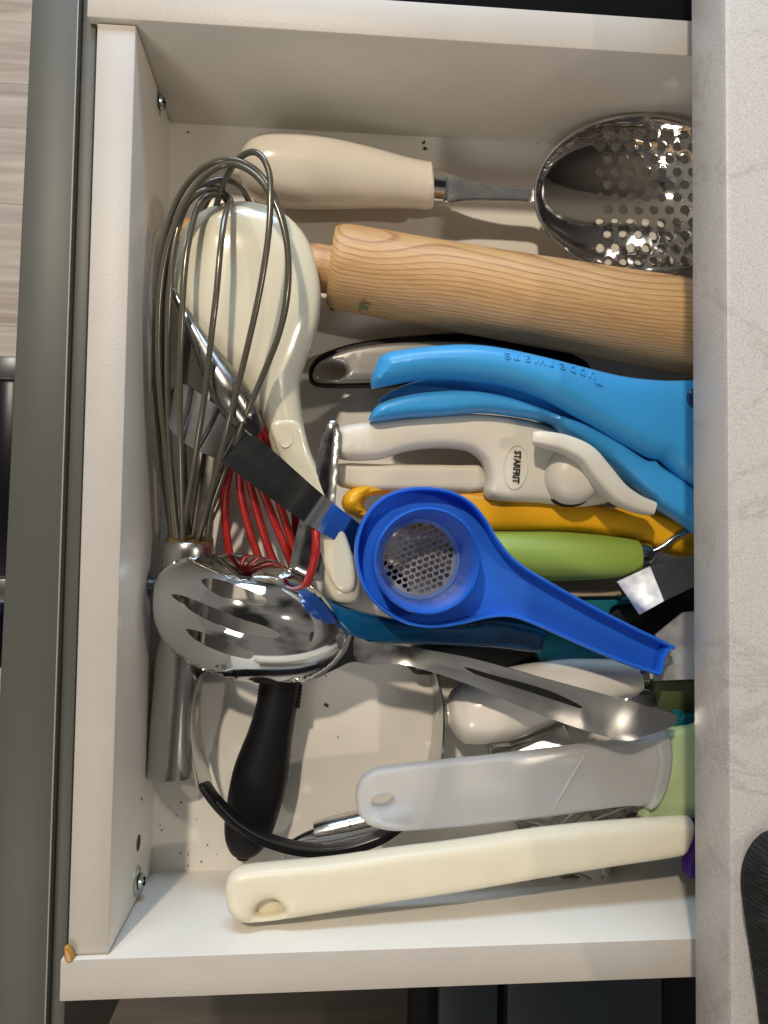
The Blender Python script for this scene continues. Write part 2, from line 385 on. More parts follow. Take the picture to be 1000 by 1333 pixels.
def m_quartz():
    m = bpy.data.materials.new('pale_quartz'); m.use_nodes = True; t = m.node_tree; N = t.nodes; L = t.links; b = N['Principled BSDF']
    tc = N.new('ShaderNodeTexCoord')
    n = N.new('ShaderNodeTexNoise'); n.inputs['Scale'].default_value = 1500; n.inputs['Detail'].default_value = 3; L.new(tc.outputs['Object'], n.inputs['Vector'])
    r = N.new('ShaderNodeValToRGB'); e = r.color_ramp.elements; e[0].position = .32; e[0].color = (.42, .40, .385, 1); e[1].position = .55; e[1].color = (.56, .54, .52, 1)
    L.new(n.outputs['Fac'], r.inputs['Fac'])
    v = N.new('ShaderNodeTexNoise'); v.inputs['Scale'].default_value = 16; v.inputs['Detail'].default_value = 9; v.inputs['Roughness'].default_value = .68; v.inputs['Distortion'].default_value = 1.6; L.new(tc.outputs['Object'], v.inputs['Vector'])
    rv = N.new('ShaderNodeValToRGB'); e = rv.color_ramp.elements; e[0].position = .385; e[0].color = (1, 1, 1, 1); e[1].position = .47; e[1].color = (1, 1, 1, 1); x = e.new(.425); x.color = (.80, .785, .77, 1)
    L.new(v.outputs['Fac'], rv.inputs['Fac'])
    mx = N.new('ShaderNodeMix'); mx.data_type = 'RGBA'; mx.blend_type = 'MULTIPLY'; mx.inputs['Factor'].default_value = .8
    L.new(r.outputs[0], mx.inputs['A']); L.new(rv.outputs[0], mx.inputs['B']); L.new(mx.outputs['Result'], b.inputs['Base Color'])
    bp = N.new('ShaderNodeBump'); bp.inputs['Strength'].default_value = .15; bp.inputs['Distance'].default_value = .0004; L.new(n.outputs['Fac'], bp.inputs['Height']); L.new(bp.outputs[0], b.inputs['Normal'])
    b.inputs['Roughness'].default_value = .38
    return m
M_quartz = m_quartz()
def m_mesh():
    m = bpy.data.materials.new('black_knit'); m.use_nodes = True; t = m.node_tree; N = t.nodes; L = t.links; b = N['Principled BSDF']
    tc = N.new('ShaderNodeTexCoord'); mp = N.new('ShaderNodeMapping'); mp.inputs['Rotation'].default_value = (0, 0, math.radians(12)); mp.inputs['Scale'].default_value = (420, 640, 1); L.new(tc.outputs['Object'], mp.inputs['Vector'])
    v = N.new('ShaderNodeTexVoronoi'); v.inputs['Scale'].default_value = 1; v.inputs['Randomness'].default_value = .35; L.new(mp.outputs[0], v.inputs['Vector'])
    r = N.new('ShaderNodeValToRGB'); r.color_ramp.elements[0].color = (.022, .021, .019, 1); r.color_ramp.elements[1].position = .55; r.color_ramp.elements[1].color = (.003, .003, .003, 1)
    L.new(v.outputs['Distance'], r.inputs['Fac']); L.new(r.outputs[0], b.inputs['Base Color'])
    bp = N.new('ShaderNodeBump'); bp.inputs['Strength'].default_value = .9; bp.inputs['Distance'].default_value = .0012; bp.invert = True; L.new(v.outputs['Distance'], bp.inputs['Height']); L.new(bp.outputs[0], b.inputs['Normal'])
    b.inputs['Roughness'].default_value = .85
    return m
M_knit = m_mesh()

# ------------------------------------------------------------------ setting: room floor
FZ = -0.75
fl = bpy.data.objects.new('floor', None); COL.objects.link(fl); fl.location = (0, 0, FZ); fl['kind'] = 'structure'; ROOTS['floor'] = Vector((0, 0, FZ))
v, f = box(-1.6, 2.2, -1.6, 2.6, FZ-.03, FZ-.012); mesh_obj('subfloor', v, f, M_gap, fl)
yj = P(20, 266, FZ).y
for j in range(-8, 6):
    off = (j*0.53) % 1.2
    for i in range(-2, 3):
        x0 = -1.2+i*1.2+off*.3-.3
        if x0 > 2.2 or x0+1.2 < -1.6: continue
        y0 = yj+j*.19
        v, f = box(x0+.0002, x0+1.1998, y0+.0002, y0+.1898, FZ-.012, FZ, .0004); mesh_obj('plank', v, f, M_plank, fl, M=Matrix.Translation((x0, y0, FZ)))

# ------------------------------------------------------------------ drawer
H = 0.084
dr = thing('kitchen_drawer', 'open white kitchen drawer with grey front, filled with utensils', 'drawer', P(210, 650, 0))
A0, B0 = P(222, 160, 0), P(197, 1135, 0)
XW = (A0.x+B0.x)/2
At, Bt = P(176, 24, H), P(140, 1246, H)
TL, TR = P(128, 19, H), P(896, 71, H)         # top side board, inner upper edge
BL, BR = P(90, 1248, H), P(903, 1229, H)
FTR, FBR = P(890, 188, 0), P(895, 1113, 0)
def ext(a, b, x): t = (x-a.x)/(b.x-a.x); return a+(b-a)*t
XE = .42
ytop = lambda x: A0.y+(x-A0.x)*((ext(At, TR, .3).y-At.y)/(.3-At.x))*.9
y_t0, y_t1 = A0.y, ytop(XE)
y_b0, y_b1 = B0.y, B0.y+.002
# base panel
v, f = prism([(XW-.004, y_b0-.006), (XE, y_b1-.006), (XE, y_t1+.006), (XW-.004, y_t0+.006)], -.006, 0); mesh_obj('base_panel', v, f, M_floorp, dr)
fx0 = P(126, 600, H).x                          # rear side of grey front (varies little)
XL = XW-.0172
def band(o):     # the upper edge of a board carries its own edging strip
    o.data.materials.append(M_band)
    for p in o.data.polygons:
        if p.normal.z > .8 and p.center.z+o.location.z > .05: p.material_index = 1
    return o
def board(y0, y1, z1, th, xs=None):
    xs = XL-.0022 if xs is None else xs
    return prism([(xs, y0), (XE, y1), (XE, y1+th), (xs, y0+th)], -.012, z1, .0006)
v, f = board(y_t0, y_t1, H, .0175); band(mesh_obj('side_board', v, f, M_side, dr))
v, f = board(y_b0-.0175, y_b1-.0175, H, .0175); band(mesh_obj('side_board', v, f, M_side, dr))
def lean(V):     # the front is not quite square to the sides
    return [Vector((q.x+.0016*(q.y-y_b0)/(y_t0-y_b0)*(1 if q.z > .02 else .15), q.y, q.z)) for q in V]
v, f = prism([(XL, y_b0+.0006), (XW, y_b0+.0006), (XW, y_t0-.0008), (XL, y_t0-.0008)], -.012, H-.0025, .0007); 
band(mesh_obj('front_board', lean(v), f, M_board, dr))
# grey front: slab with a lower rear strip
GX1 = XL-.0011; GX0 = GX1-.0062; GXL = GX1-.0262
ga, gb = y_b0-.075, y_t0+.10
v, f = box(GX0, GX1, ga, gb, -.12, H-.0045, .0004); mesh_obj('front_rear_strip', lean(v), f, M_grey, dr)
v, f = box(GXL, GX0-.0001, ga, gb, -.12, H-.0005, .0009); mesh_obj('drawer_front', [Vector((q.x-(.0055*(y_t0-q.y)/(y_t0-y_b0) if q.x < GXL+.002 else 0), q.y, q.z)) for q in lean(v)], f, M_grey, dr)
v, f = box(GX0-.0009, GX0-.0003, ga, gb, H-.004, H-.0003, .0002); mesh_obj('edge_highlight', lean(v), f, M_edgelight, dr)  # pale strip paints the bevel highlight along the slab
# bar handle on the outer face
ya, yb = P(10, 468, .02).y, P(4, 783, .02).y
hx = P(12, 600, .02).x
v, f = box(hx-.006, hx+.006, yb+.012, ya-.012, .012, .028, .002); hd = mesh_obj('handle', v, f, M_hblack, dr)
for yy in (yb, ya-.0125):
    v, f = box(hx-.0068, hx+.0068, yy, yy+.0125, .011, .029, .0015); mesh_obj('handle_end', v, f, M_hend, hd)
    v, f = box(hx+.0055, GXL+.001, yy+.002, yy+.010, .014, .026, .001); mesh_obj('handle_post', v, f, M_hend, hd)
# screws and holes on the inner face of the front board
def screw(px, py, dome):
    c = onx(px, py, XW); M = Matrix.Translation(c) @ Matrix.Rotation(math.pi/2, 4, 'Y')
    v, f = lathe([(.0071, 0), (.0071, .0006), (.0048, .0012), (.0030, .0016+dome*.3), (.0042, .0018+dome), (.0036, .003+dome), (.0018, .0037+dome), (.0001, .0038+dome)], M, 24)
    o = mesh_obj('screw', v, f, M_zinc, dr)
    pz = .0036+dome
    parts = []
    for a in (0, math.pi/2):
        R = M @ Matrix.Rotation(a+.4, 4, 'Z'); vv, ff = box(-.0024, .0024, -.0004, .0004, pz-.0002, pz+.0004)
        parts.append(([R @ q for q in vv], ff))
    v, f = join(*parts); mesh_obj('cross_slot', v, f, M_dark, o)
for a in ((205, 133, 0), (199, 502, 0), (194, 761, .002), (178, 1147, 0)): screw(*a)
for px, py, r in ((205, 185, .0035), (180, 1097, .004), (206, 234, .0012), (184, 1040, .0011)):
    c = onx(px, py, XW); v, f = lathe([(r, 0), (r, .00025)], Matrix.Translation(c) @ Matrix.Rotation(math.pi/2, 4, 'Y'), 20); mesh_obj('screw_hole', v, f, M_hole, dr)
v, f = plate([(84, 1232), (90, 1230), (96, 1238), (97, 1250), (88, 1252), (84, 1244)], flat(H-.001), .003, 4); mesh_obj('glue_blob', v, f, M_glue, dr)

# ------------------------------------------------------------------ countertop, neighbouring cabinet, lower cabinet
cz0, cz1 = .106, .1355
def cxx(py): return P(900.0+(py-660)*.004, py, cz0)
a, b = cxx(-60), cxx(1400)
a = a+(a-b)*.15; b = b-(a-b)*.1
v, f = prism([(b.x, b.y), (b.x+.55, b.y), (a.x+.55, a.y), (a.x, a.y)], cz0, cz1, .0026)
ct = mesh_obj('countertop', v, f, M_quartz); tag(ct, 'pale speckled quartz countertop overhanging the right side of the open drawer', 'countertop')
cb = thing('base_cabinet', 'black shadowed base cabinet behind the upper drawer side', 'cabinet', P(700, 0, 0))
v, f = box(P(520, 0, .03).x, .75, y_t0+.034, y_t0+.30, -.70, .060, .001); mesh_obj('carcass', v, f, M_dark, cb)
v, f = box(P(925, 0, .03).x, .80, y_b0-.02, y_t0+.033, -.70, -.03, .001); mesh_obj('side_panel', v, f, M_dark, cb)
lc = thing('lower_cabinet', 'dark slate lower cabinet with narrow black gaps below the open drawer', 'cabinet', P(720, 1320, -.2))
zl = -.16
def lcx(px): return P(px, 1310, zl).x
yl = P(700, 1240, zl).y
for x0, x1, m, n in ((558, 571, M_gap, 'black_gap_strip'), (572, 648, M_slate, 'door_panel'), (649, 660, M_gap, 'black_gap_strip'), (661, 862, M_slate, 'door_panel'), (863, 990, M_gap, 'black_gap_strip')):  # black strips stand in for the dark gaps beside the panels
    v, f = box(lcx(x0), lcx(x1), yl-.25, yl, -.72, zl if m is M_slate else zl-.012, .001); mesh_obj(n, v, f, m, lc)
sh = thing('shaded_floor', 'dark brown board coloured as shaded floor below the drawer', 'flooring', P(300, 1320, -.3))  # floor in shadow, its shade put into the wood colour
v, f = box(P(60, 1320, -.3).x, P(555, 1320, -.3).x, yl-.35, P(300, 1250, -.3).y, -.34, -.30, .002); mesh_obj('shade_floor_board', v, f, mat('shade_toned_wood', (.10, .082, .062), .6, var=.4, vs=10, stretch=(.5, 6, 1)), sh)
# navy cloth beside the handle
cl = [(-60, 760), (-20, 772), (8, 784), (13, 820), (12, 858), (-8, 876), (-18, 900), (-18, 945), (-6, 968), (6, 985), (6, 1020), (0, 1045), (-30, 1060), (-90, 1040), (-110, 900)]
v, f = plate(cl, lambda x, y: -.06+.008*math.sin(y*.05)+.004*math.sin(x*.2), .03, 20, step=9); tag(mesh_obj('navy_cloth', v, f, M_navy), 'navy blue fabric hanging past the lower end of the black drawer handle', 'cloth')
# black knit cloth on the counter
v, f = plate([(1012, 1082), (990, 1093), (974, 1118), (968, 1150), (972, 1190), (979, 1240), (986, 1285), (993, 1340), (1005, 1400), (1080, 1420), (1130, 1300), (1120, 1150), (1060, 1085)], lambda x, y: cz1+.006+.0012*math.sin(y*.08), .012, 14, step=10, bulge=.008, br=45)
tag(mesh_obj('knit_mitt', v, f, M_knit), 'black knitted mitt lying on the pale countertop in the lower right corner', 'mitt')

# ------------------------------------------------------------------ crumbs
parts = []
spots = [(245, 172), (552, 185), (553, 193), (425, 918), (432, 402), (556, 175), (424, 880), (700, 186), (235, 1110), (282, 1112), (262, 1122), (212, 1080), (300, 1128), (215, 1120), (440, 960), (520, 900), (470, 1015), (222, 1050), (245, 1127), (230, 1062), (270, 1100), (450, 420), (620, 300), (380, 985)]
spots += [(random.uniform(205, 300), random.uniform(1030, 1130)) for _ in range(7)]
for i, (x, y) in enumerate(spots):
    c = P(x, y, .0004); r = random.uniform(.0002, .0005) if i > 5 else random.uniform(.0006, .0013); a = random.uniform(0, 3.14)
    bm = bmesh.new(); bmesh.ops.create_icosphere(bm, subdivisions=1, radius=r)
    for w in bm.verts: w.co = Matrix.Rotation(a, 3, 'Z') @ Vector((w.co.x*random.uniform(.8, 2.0), w.co.y*random.uniform(.6, 1.1), w.co.z*.5)) + c
    parts.append(take(bm))
v, f = join(*parts); o = mesh_obj('crumbs', v, f, M_crumb); o['kind'] = 'stuff'

# ------------------------------------------------------------------ perforated skimmer
SB = lambda x, y: (((x-835)/138)**2+((y-255)/104)**2)
t = thing('skimmer', 'steel skimmer with perforated round bowl and white handle above the rolling pin', 'skimmer', P(600, 245, 0))
v, f = sweep([(312, 222, .024, 22, None), (322, 222, .024, 62, None), (345, 222, .024, 86, None), (385, 223, .024, 93, .036), (430, 226, .024, 88, .035), (480, 232, .023, 76, .031), (525, 238, .022, 64, .026), (550, 241, .022, 60, .024), (558, 242, .022, 60, .024), (561, 242, .022, 57, .022)], ns=32, sub=6, caps=(1, 0))
mesh_obj('handle', v, f, M_white, t)
v, f = sweep([(561, 241, .022, 42, None), (578, 243, .022, 42, None)], ns=28, sub=2, caps=(0, 0)); mesh_obj('ferrule', v, f, M_chrome, t)
v, f = plate([(577, 226), (610, 234), (650, 241), (690, 243), (700, 247), (700, 268), (690, 264), (650, 262), (610, 262), (577, 263)], smoothz((577, 243, .022), (690, 254, .024), (705, 254, .026)), .0022, 2, smooth=3); mesh_obj('neck', v, f, M_chromed, t)
hol = []
j = 0
for yy in np.arange(159, 356, 16.4):
    for xx in np.arange(781+(10 if j % 2 else 0), 985, 20.0):
        d = SB(xx, yy)
        if d < .86 and xx > 776 + max(0, (abs(yy-245)-70))*.0: hol.append(ell(xx, yy, 6.2, 6.2, 0, 12))
    j += 1
def skz(x, y):
    d = min(1.0, SB(x, y)); return .029+.021*(x-700)/270-.0255*(1-d)**.92
v, f = plate(ell(835, 255, 138, 104, 0, 72), skz, .0012, 0, holes=hol, smooth=1, hsmooth=1, step=5); bw = mesh_obj('bowl', v, f, M_bowl, t, angle=60)
rim = [(*P(x, y, skz(x, y)+.0004), .0010, .0010) for x, y in ell(835, 255, 138, 104, 0, 72)]; rim.append(rim[0])
v, f = sweep3(rim, ns=8, sub=1, caps=(0, 0)); mesh_obj('rim', v, f, M_chrome, t)

# ------------------------------------------------------------------ rolling pin
t = thing('rolling_pin', 'pale wooden rolling pin lying below the perforated skimmer', 'rolling pin', P(650, 380, 0))
ax = (P(900, 425, .034)-P(440, 347, .033)); ang = math.atan2(ax.y, ax.x)
MP = Matrix.Translation(P(440, 347, .033)) @ Matrix.Rotation(ang, 4, 'Z')
v, f = sweep([(431, 345.6, .033, 96, None), (433.5, 346, .033, 101, None), (437, 346.6, .033, 105, None), (442, 347.5, .033, 108, None), (450, 349, .033, 109.5, None), (464, 351, .033, 110, None), (490, 356, .033, 111, None), (540, 365, .0335, 112, None), (620, 379, .034, 114, None), (750, 401, .035, 119, None), (897, 425, .036, 124, None), (1040, 449, .037, 124, None)], ns=48, sub=6, caps=(0, 0)); mesh_obj('barrel', v, f, M_pin, t, M=MP)
v, f = sweep([(236, 304, .030, 28, None), (246, 306, .030, 44, None), (290, 317, .030, 54, None), (340, 327, .031, 48, None), (395, 345, .032, 50, None), (405, 347, .0325, 58, None), (415, 349, .033, 61, None), (425, 351, .033, 61, None), (436, 352, .033, 61, None)], ns=28, sub=6); mesh_obj('grip', v, f, M_pinh, t, M=MP)
v, f = plate([(467, 395), (472, 393), (474, 397), (480, 399), (478, 404), (472, 402), (468, 406)], lambda x, y: .0462-.00025*(y-400), .0006, 1, smooth=2, step=3); tag(mesh_obj('herb_flake', v, f, M_olive), 'tiny dark green herb flake stuck near the left end of the rolling pin', 'flake')

# ------------------------------------------------------------------ cream paddle
t = thing('rice_paddle', 'cream glossy plastic rice paddle whose round head lies under the whisk wires', 'paddle', P(340, 500, 0))
ol = [(229, 350), (240, 302), (272, 274), (320, 265), (368, 279), (402, 315), (417, 370), (415, 420), (402, 462), (391, 500), (394, 540), (402, 580), (420, 625), (440, 670), (458, 712), (470, 750), (468, 780), (448, 787), (428, 778), (412, 735), (396, 690), (376, 640), (358, 600), (344, 560), (330, 527), (300, 491), (262, 455), (238, 420), (229, 385)]
zp = smoothz((320, 265, .047), (340, 500, .047), (380, 600, .040), (450, 760, .036))
v, f = plate(ol, zp, .006, 7, bulge=.011, br=75, step=8); 
hd_ = mesh_obj('paddle_head', v, f, M_cream, t)
v, f = plate([(352, 556), (368, 546), (392, 552), (404, 590), (425, 640), (448, 690), (462, 735), (462, 765), (446, 772), (430, 755), (410, 700), (388, 645), (366, 600)], lambda x, y: zp(x, y)+.009, .006, 8); mesh_obj('handle_rib', v, f, M_cream, t)
v, f = plate(ell(373, 572, 9, 12, 25, 20), flat(.0535), .0012, 2, holes=[ell(373, 572, 6.5, 9, 25, 16)], smooth=1, hsmooth=1, step=4); mesh_obj('moulded_mark', v, f, M_cream, hd_)

# ------------------------------------------------------------------ red whisk
t = thing('silicone_whisk', 'red silicone-wired whisk with brushed steel handle under the larger whisk', 'whisk', P(300, 560, 0))
v, f = sweep([(226, 378, .061, 7, None), (235, 396, .061, 11, None), (255, 434, .061, 20, None), (278, 476, .062, 37, None), (300, 512, .062, 48, None), (322, 545, .060, 37, None)], ns=28, caps=(1, 0)); mesh_obj('handle', v, f, M_brushd, t)
v, f = sweep([(322, 545, .061, 30, None), (330, 556, .058, 24, None)], ns=20, sub=2); mesh_obj('wire_socket', v, f, M_blackp, t)
for pth in ([(322, 550, .055), (300, 610, .040), (293, 660, .030), (298, 715, .026), (308, 750, .024)],
            [(324, 552, .055), (312, 620, .042), (322, 680, .034), (340, 735, .030), (352, 765, .028)],
            [(326, 553, .056), (322, 610, .044), (336, 670, .038), (352, 720, .033), (372, 765, .030)],
            [(328, 554, .056), (330, 605, .046), (350, 660, .040), (378, 730, .036), (392, 770, .030)],
            [(331, 556, .056), (345, 600, .046), (362, 650, .040), (385, 720, .036), (400, 765, .034)],
            [(334, 553, .054), (358, 585, .034), (385, 640, .030), (402, 668, .045), (411, 690, .054), (410, 725, .055), (400, 758, .048), (385, 780, .035)],
            [(336, 556, .052), (375, 620, .032), (385, 680, .030), (380, 740, .024)]):
    v, f = wire(pth, .0021, 10); mesh_obj('red_wire', v, f, M_red, t)

# ------------------------------------------------------------------ steel serving blade with rounded tip
t = thing('spreader', 'narrow steel spreader with rounded tip beside the yellow handle loop', 'spreader', P(415, 650, 0))
v, f = plate([(433, 548), (441, 553), (442, 575), (438, 640), (434, 690), (434, 690.5), (420, 757), (376, 743), (376, 742), (388, 686), (405, 625), (418, 575), (425, 553)], smoothz((433, 548, .050), (415, 660, .048), (400, 690, .046), (398, 755, .043)), .0012, 0, smooth=2, bulge=.0015, br=14); mesh_obj('blade', v, f, M_chromed, t, angle=25)

# ------------------------------------------------------------------ can opener, cream
t = thing('hand_can_opener', 'cream plastic twist can opener with black printed oval badge', 'can opener', P(620, 600, 0))
zc = smoothz((440, 590, .036), (600, 590, .036), (800, 610, .034))
ol = [(441, 557), (502, 548), (563, 542), (619, 540), (686, 548), (735, 566), (775, 600), (800, 645), (760, 660), (700, 655), (634, 650), (632, 625), (629, 606), (620, 594), (604, 586), (568, 583), (527, 588), (492, 598), (441, 597), (438, 577)]
vb, fb = plate(ol, zc, .016, 10, step=12, edge=.25, bulge=.003, br=45); bodyo = mesh_obj('upper_arm', vb, fb, M_cream2, t)
v, f = plate([(441, 604), (510, 605), (600, 606), (626, 609), (629, 640), (560, 640), (500, 640), (444, 634), (438, 618)], lambda x, y: .030, .014, 8, edge=.25, smooth=3); mesh_obj('lower_arm', v, f, M_cream2, t)
KM = Matrix.Translation(P(739, 622, .040))
kr = 37*PXM(.045)
v, f = lathe([(kr+.0012, 0), (kr+.0012, .0035)], KM, 40); mesh_obj('knob_collar', v, f, M_blackp, t)
v, f = lathe([(kr, 0), (kr, .008), (kr*.96, .012), (kr*.8, .0155), (kr*.5, .0175), (.0002, .018)], KM, 48); kn = mesh_obj('turning_knob', v, f, M_cream2, t)
lv = [(694, 571, .058, 17, .011), (705, 572, .059, 20, .012), (732, 578, .060, 23, .013), (760, 592, .061, 26, .014), (780, 616, .060, 29, .014), (802, 641, .058, 27, .014), (825, 655, .056, 23, .013), (846, 662, .055, 19, .012)]
v, f = sweep(lv, ns=28, e=4.2, sub=6, caps=(0, 0)); mesh_obj('lever', v, f, M_cream2, kn)
BV = BVHTree.FromPolygons([Vector(q) for q in vb], [list(q) for q in fb])
def drape(V, bvh, base=.0):
    out = []
    for q in V:
        h = bvh.ray_cast(Vector((q.x, q.y, .3)), Vector((0, 0, -1)))
        z = h[0].z if h[0] is not None else base
        out.append(Vector((q.x, q.y, z+q.z)))
    return out
def text_raw(s, size, ext, bold=0.0):
    c = bpy.data.curves.new('lettering', 'FONT'); c.body = s; c.size = size; c.extrude = ext; c.align_x = 'CENTER'; c.align_y = 'CENTER'; c.resolution_u = 3; c.offset = bold
    o = bpy.data.objects.new('lettering', c); COL.objects.link(o)
    dg = bpy.context.evaluated_depsgraph_get(); me = o.evaluated_get(dg).to_mesh(); V = [q.co.copy() for q in me.vertices]; Fc = [list(p.vertices) for p in me.polygons]
    o.evaluated_get(dg).to_mesh_clear(); bpy.data.objects.remove(o); bpy.data.curves.remove(c); return V, Fc
Vt, Ft = text_raw('STARFRIT', .0061, .00022, .00016)
c = P(672, 608, .046); R = Matrix.Rotation(math.radians(-93), 3, 'Z')
Vt = [R @ Vector((q.x*.64, q.y*.80, q.z)) for q in Vt]; Vt = drape([Vector((q.x+c.x, q.y+c.y, q.z+.00035)) for q in Vt], BV)
mesh_obj('lettering', Vt, Ft, M_print, bodyo, smooth=False)
v, f = plate(ell(671, 608, 15.5, 29, 4, 40), flat(0.046), .0006, 0, holes=[ell(671, 608, 14.2, 27.6, 4, 40)], smooth=1, hsmooth=1, step=3)
zc0 = min(q.z for q in v)
mesh_obj('oval_badge', drape([Vector((q.x, q.y, q.z-zc0)) for q in v], BV), f, M_cream2, bodyo)

# ------------------------------------------------------------------ silver handled tool under the blue one
t = thing('silver_handled_tool', 'silver and black utensil handle with oval hanging hole under the rolling pin', 'utensil', P(500, 475, 0))
so = [(402, 492), (404, 476), (418, 462), (450, 450), (490, 442), (540, 437), (600, 434), (680, 440), (760, 470), (760, 500), (680, 500), (600, 498), (540, 503), (480, 505), (430, 505), (408, 502)]
hl = [ell(432, 485, 22, 13, -4, 20)]
v, f = plate(so, flat(.014), .010, 6, holes=hl, hsmooth=1); mesh_obj('rubber_edge', v, f, M_black, t)
so2 = [(407, 490), (411, 477), (424, 467), (452, 456), (490, 449), (540, 446), (600, 446), (660, 452), (740, 480), (740, 490), (660, 488), (600, 488), (540, 495), (480, 498), (432, 499), (412, 497)]
v, f = plate(so2, flat(.020), .009, 7, holes=[ell(432, 485, 19, 11, -4, 20)], hsmooth=1); mesh_obj('silver_shell', v, f, M_silver, t)

# ------------------------------------------------------------------ light blue can opener
t = thing('locking_can_opener', 'sky blue two-armed can opener with embossed lettering under the rolling pin', 'can opener', P(720, 560, 0))
up = [(497, 463), (525, 456), (570, 451), (614, 450), (655, 455), (706, 466), (757, 479), (808, 491), (859, 496), (897, 496), (960, 500), (960, 660), (897, 634), (860, 602), (844, 597), (808, 578), (757, 547), (706, 519), (665, 505), (619, 497), (553, 494), (490, 505), (482, 503), (487, 482)]
vu, fu = plate(up, smoothz((480, 480, .052), (700, 500, .058), (900, 570, .050)), .017, 20, step=12, edge=.12, bulge=.003, br=50); ua = mesh_obj('upper_arm', vu, fu, M_sky, t)
lo = [(483, 549), (486, 534), (500, 524), (533, 515), (568, 511), (604, 510), (645, 515), (686, 527), (726, 542), (757, 552), (798, 574), (836, 599), (846, 598), (858, 609), (897, 634), (960, 676), (960, 735), (897, 688), (859, 663), (833, 640), (798, 610), (757, 579), (731, 564), (716, 551), (680, 543), (629, 537), (578, 541), (527, 544)]
v, f = plate(lo, smoothz((480, 480, .047), (700, 500, .048), (900, 570, .047)), .018, 10, step=11, edge=.2); mesh_obj('lower_arm', v, f, M_sky, t)
v, f = plate([(493, 526), (512, 508), (560, 492), (620, 490), (700, 505), (780, 545), (860, 590), (860, 625), (780, 585), (700, 548), (620, 522), (550, 522)], flat(.037), .010, 4); mesh_obj('inner_jaw', v, f, M_skyshade, t)
v, f = lathe([(.0055, 0), (.0055, .003), (.0045, .004), (.0001, .0042)], Matrix.Translation(P(904, 520, .0595)), 28); mesh_obj('pivot_cap', v, f, M_deepblue, t)
BU = BVHTree.FromPolygons([Vector(q) for q in vu], [list(q) for q in fu])
# letters follow the arm, reading from right to left in the picture
pth = cr([(785, 495), (765, 488), (740, 481), (710, 474), (680, 468), (655, 465)], 20)
word = 'Tupperware'; wid = {'T': 1.0, 'w': 1.15, 'r': .72}; tot = sum(wid.get(k, 1) for k in word); acc = 0
wl = []
for ch in word:
    w = wid.get(ch, 1); s = (acc+w/2)/tot; acc += w; i = min(len(pth)-2, int(s*(len(pth)-1)))
    p0 = P(*pth[i], .066); p1 = P(*pth[i+1], .066); a = math.atan2(p1.y-p0.y, p1.x-p0.x); Rz = Matrix.Rotation(a, 3, 'Z')
    V1, F1 = text_raw(ch, .0078, .0007, .0)
    V1 = drape([(lambda q: Vector((q.x+p0.x, q.y+p0.y, q.z-.00005)))(Rz @ q) for q in V1], BU); wl.append((V1, F1))
v, f = join(*wl); mesh_obj('embossed_lettering', v, f, M_sky, ua, smooth=False)

# ------------------------------------------------------------------ yellow handle
t = thing('yellow_handled_utensil', 'yellow plastic utensil handle with loop end under the blue strainer', 'utensil', P(680, 665, 0))
ol = [(445, 652), (452, 640), (470, 632), (512, 628), (553, 629), (604, 633), (660, 640), (706, 650), (783, 658), (850, 664), (890, 680), (940, 695), (940, 735), (880, 724), (800, 702), (745, 693), (650, 692), (560, 692), (500, 684), (465, 674), (448, 664)]
v, f = plate(ol, smoothz((445, 655, .036), (500, 660, .026), (560, 660, .021), (650, 665, .027), (900, 700, .028)), .016, 14, holes=[[(474, 655), (480, 647), (495, 644), (512, 646), (508, 655), (500, 664), (484, 667), (476, 663)]], bulge=.002, br=28, step=11); mesh_obj('handle', v, f, M_yel, t)

# ------------------------------------------------------------------ green handled tool
t = thing('green_handled_utensil', 'lime green utensil handle with steel ferrule and bent wire shank', 'utensil', P(740, 725, 0))
v, f = sweep([(600, 715, .028, 44, .02), (640, 719, .029, 56, .024), (690, 723, .031, 64, .027), (730, 724, .033, 65, .027), (775, 725, .035, 60, .025), (812, 725, .036, 51, .022), (827, 725, .036, 45, .020)], ns=32, e=2.3, caps=(1, 0)); mesh_obj('handle', v, f, M_green, t)
v, f = sweep([(826, 722, .036, 34, None), (834, 722, .036, 34, None), (842, 721.5, .036, 33, None), (846, 721, .036, 28, None)], ns=24, sub=1, caps=(0, 0)); mesh_obj('ferrule', v, f, M_chromed, t)
v, f = wire([(845, 720, .036), (862, 712, .038), (880, 699, .039), (905, 688, .038), (930, 680, .038)], .0016, 10); mesh_obj('shank', v, f, M_brushx, t)

# ------------------------------------------------------------------ right-hand steel pieces
t = thing('bent_steel_scraper', 'bent steel strip with bright square end below the green handle', 'scraper', P(850, 760, 0))
v, f = plate([(846, 737), (898, 723), (940, 712), (940, 752), (898, 766), (864, 782)], flat(.050), .0014, 0, smooth=1, step=9); mesh_obj('strip', v, f, M_chrome, t, angle=20)
v, f = plate([(803, 757), (845.6, 737.2), (863.6, 782.2), (832, 800)], smoothz((812, 782, .040), (855, 760, .0499)), .0014, 0, smooth=1, step=9); mesh_obj('folded_tab', v, f, M_tin, t, angle=20)
t = thing('flat_grater', 'dull aluminium grater corner poking out under the countertop edge', 'grater', P(880, 840, 0))
v, f = plate([(853, 826), (889, 797), (940, 792), (940, 884), (898, 884), (850, 886), (861, 850)], smoothz((850, 840, .040), (940, 840, .044)), .0014, 0, smooth=1, step=8); mesh_obj('plate', v, f, M_tin, t)
v, f = prism([tuple(P(x, y, .030).xy) for x, y in ((853, 887), (940, 886), (940, 930), (858, 928))], .022, .030, .001); mesh_obj('olive_backing', v, f, M_olive, t)
bm = bmesh.new(); bmesh.ops.create_icosphere(bm, subdivisions=2, radius=.0034); c = P(867, 856, .0425)
for w in bm.verts: w.co = Vector((w.co.x*random.uniform(.6, 1.15), w.co.y*random.uniform(.6, 1.2), w.co.z*.35*random.uniform(.6, 1.3))) + c
v, f = take(bm)
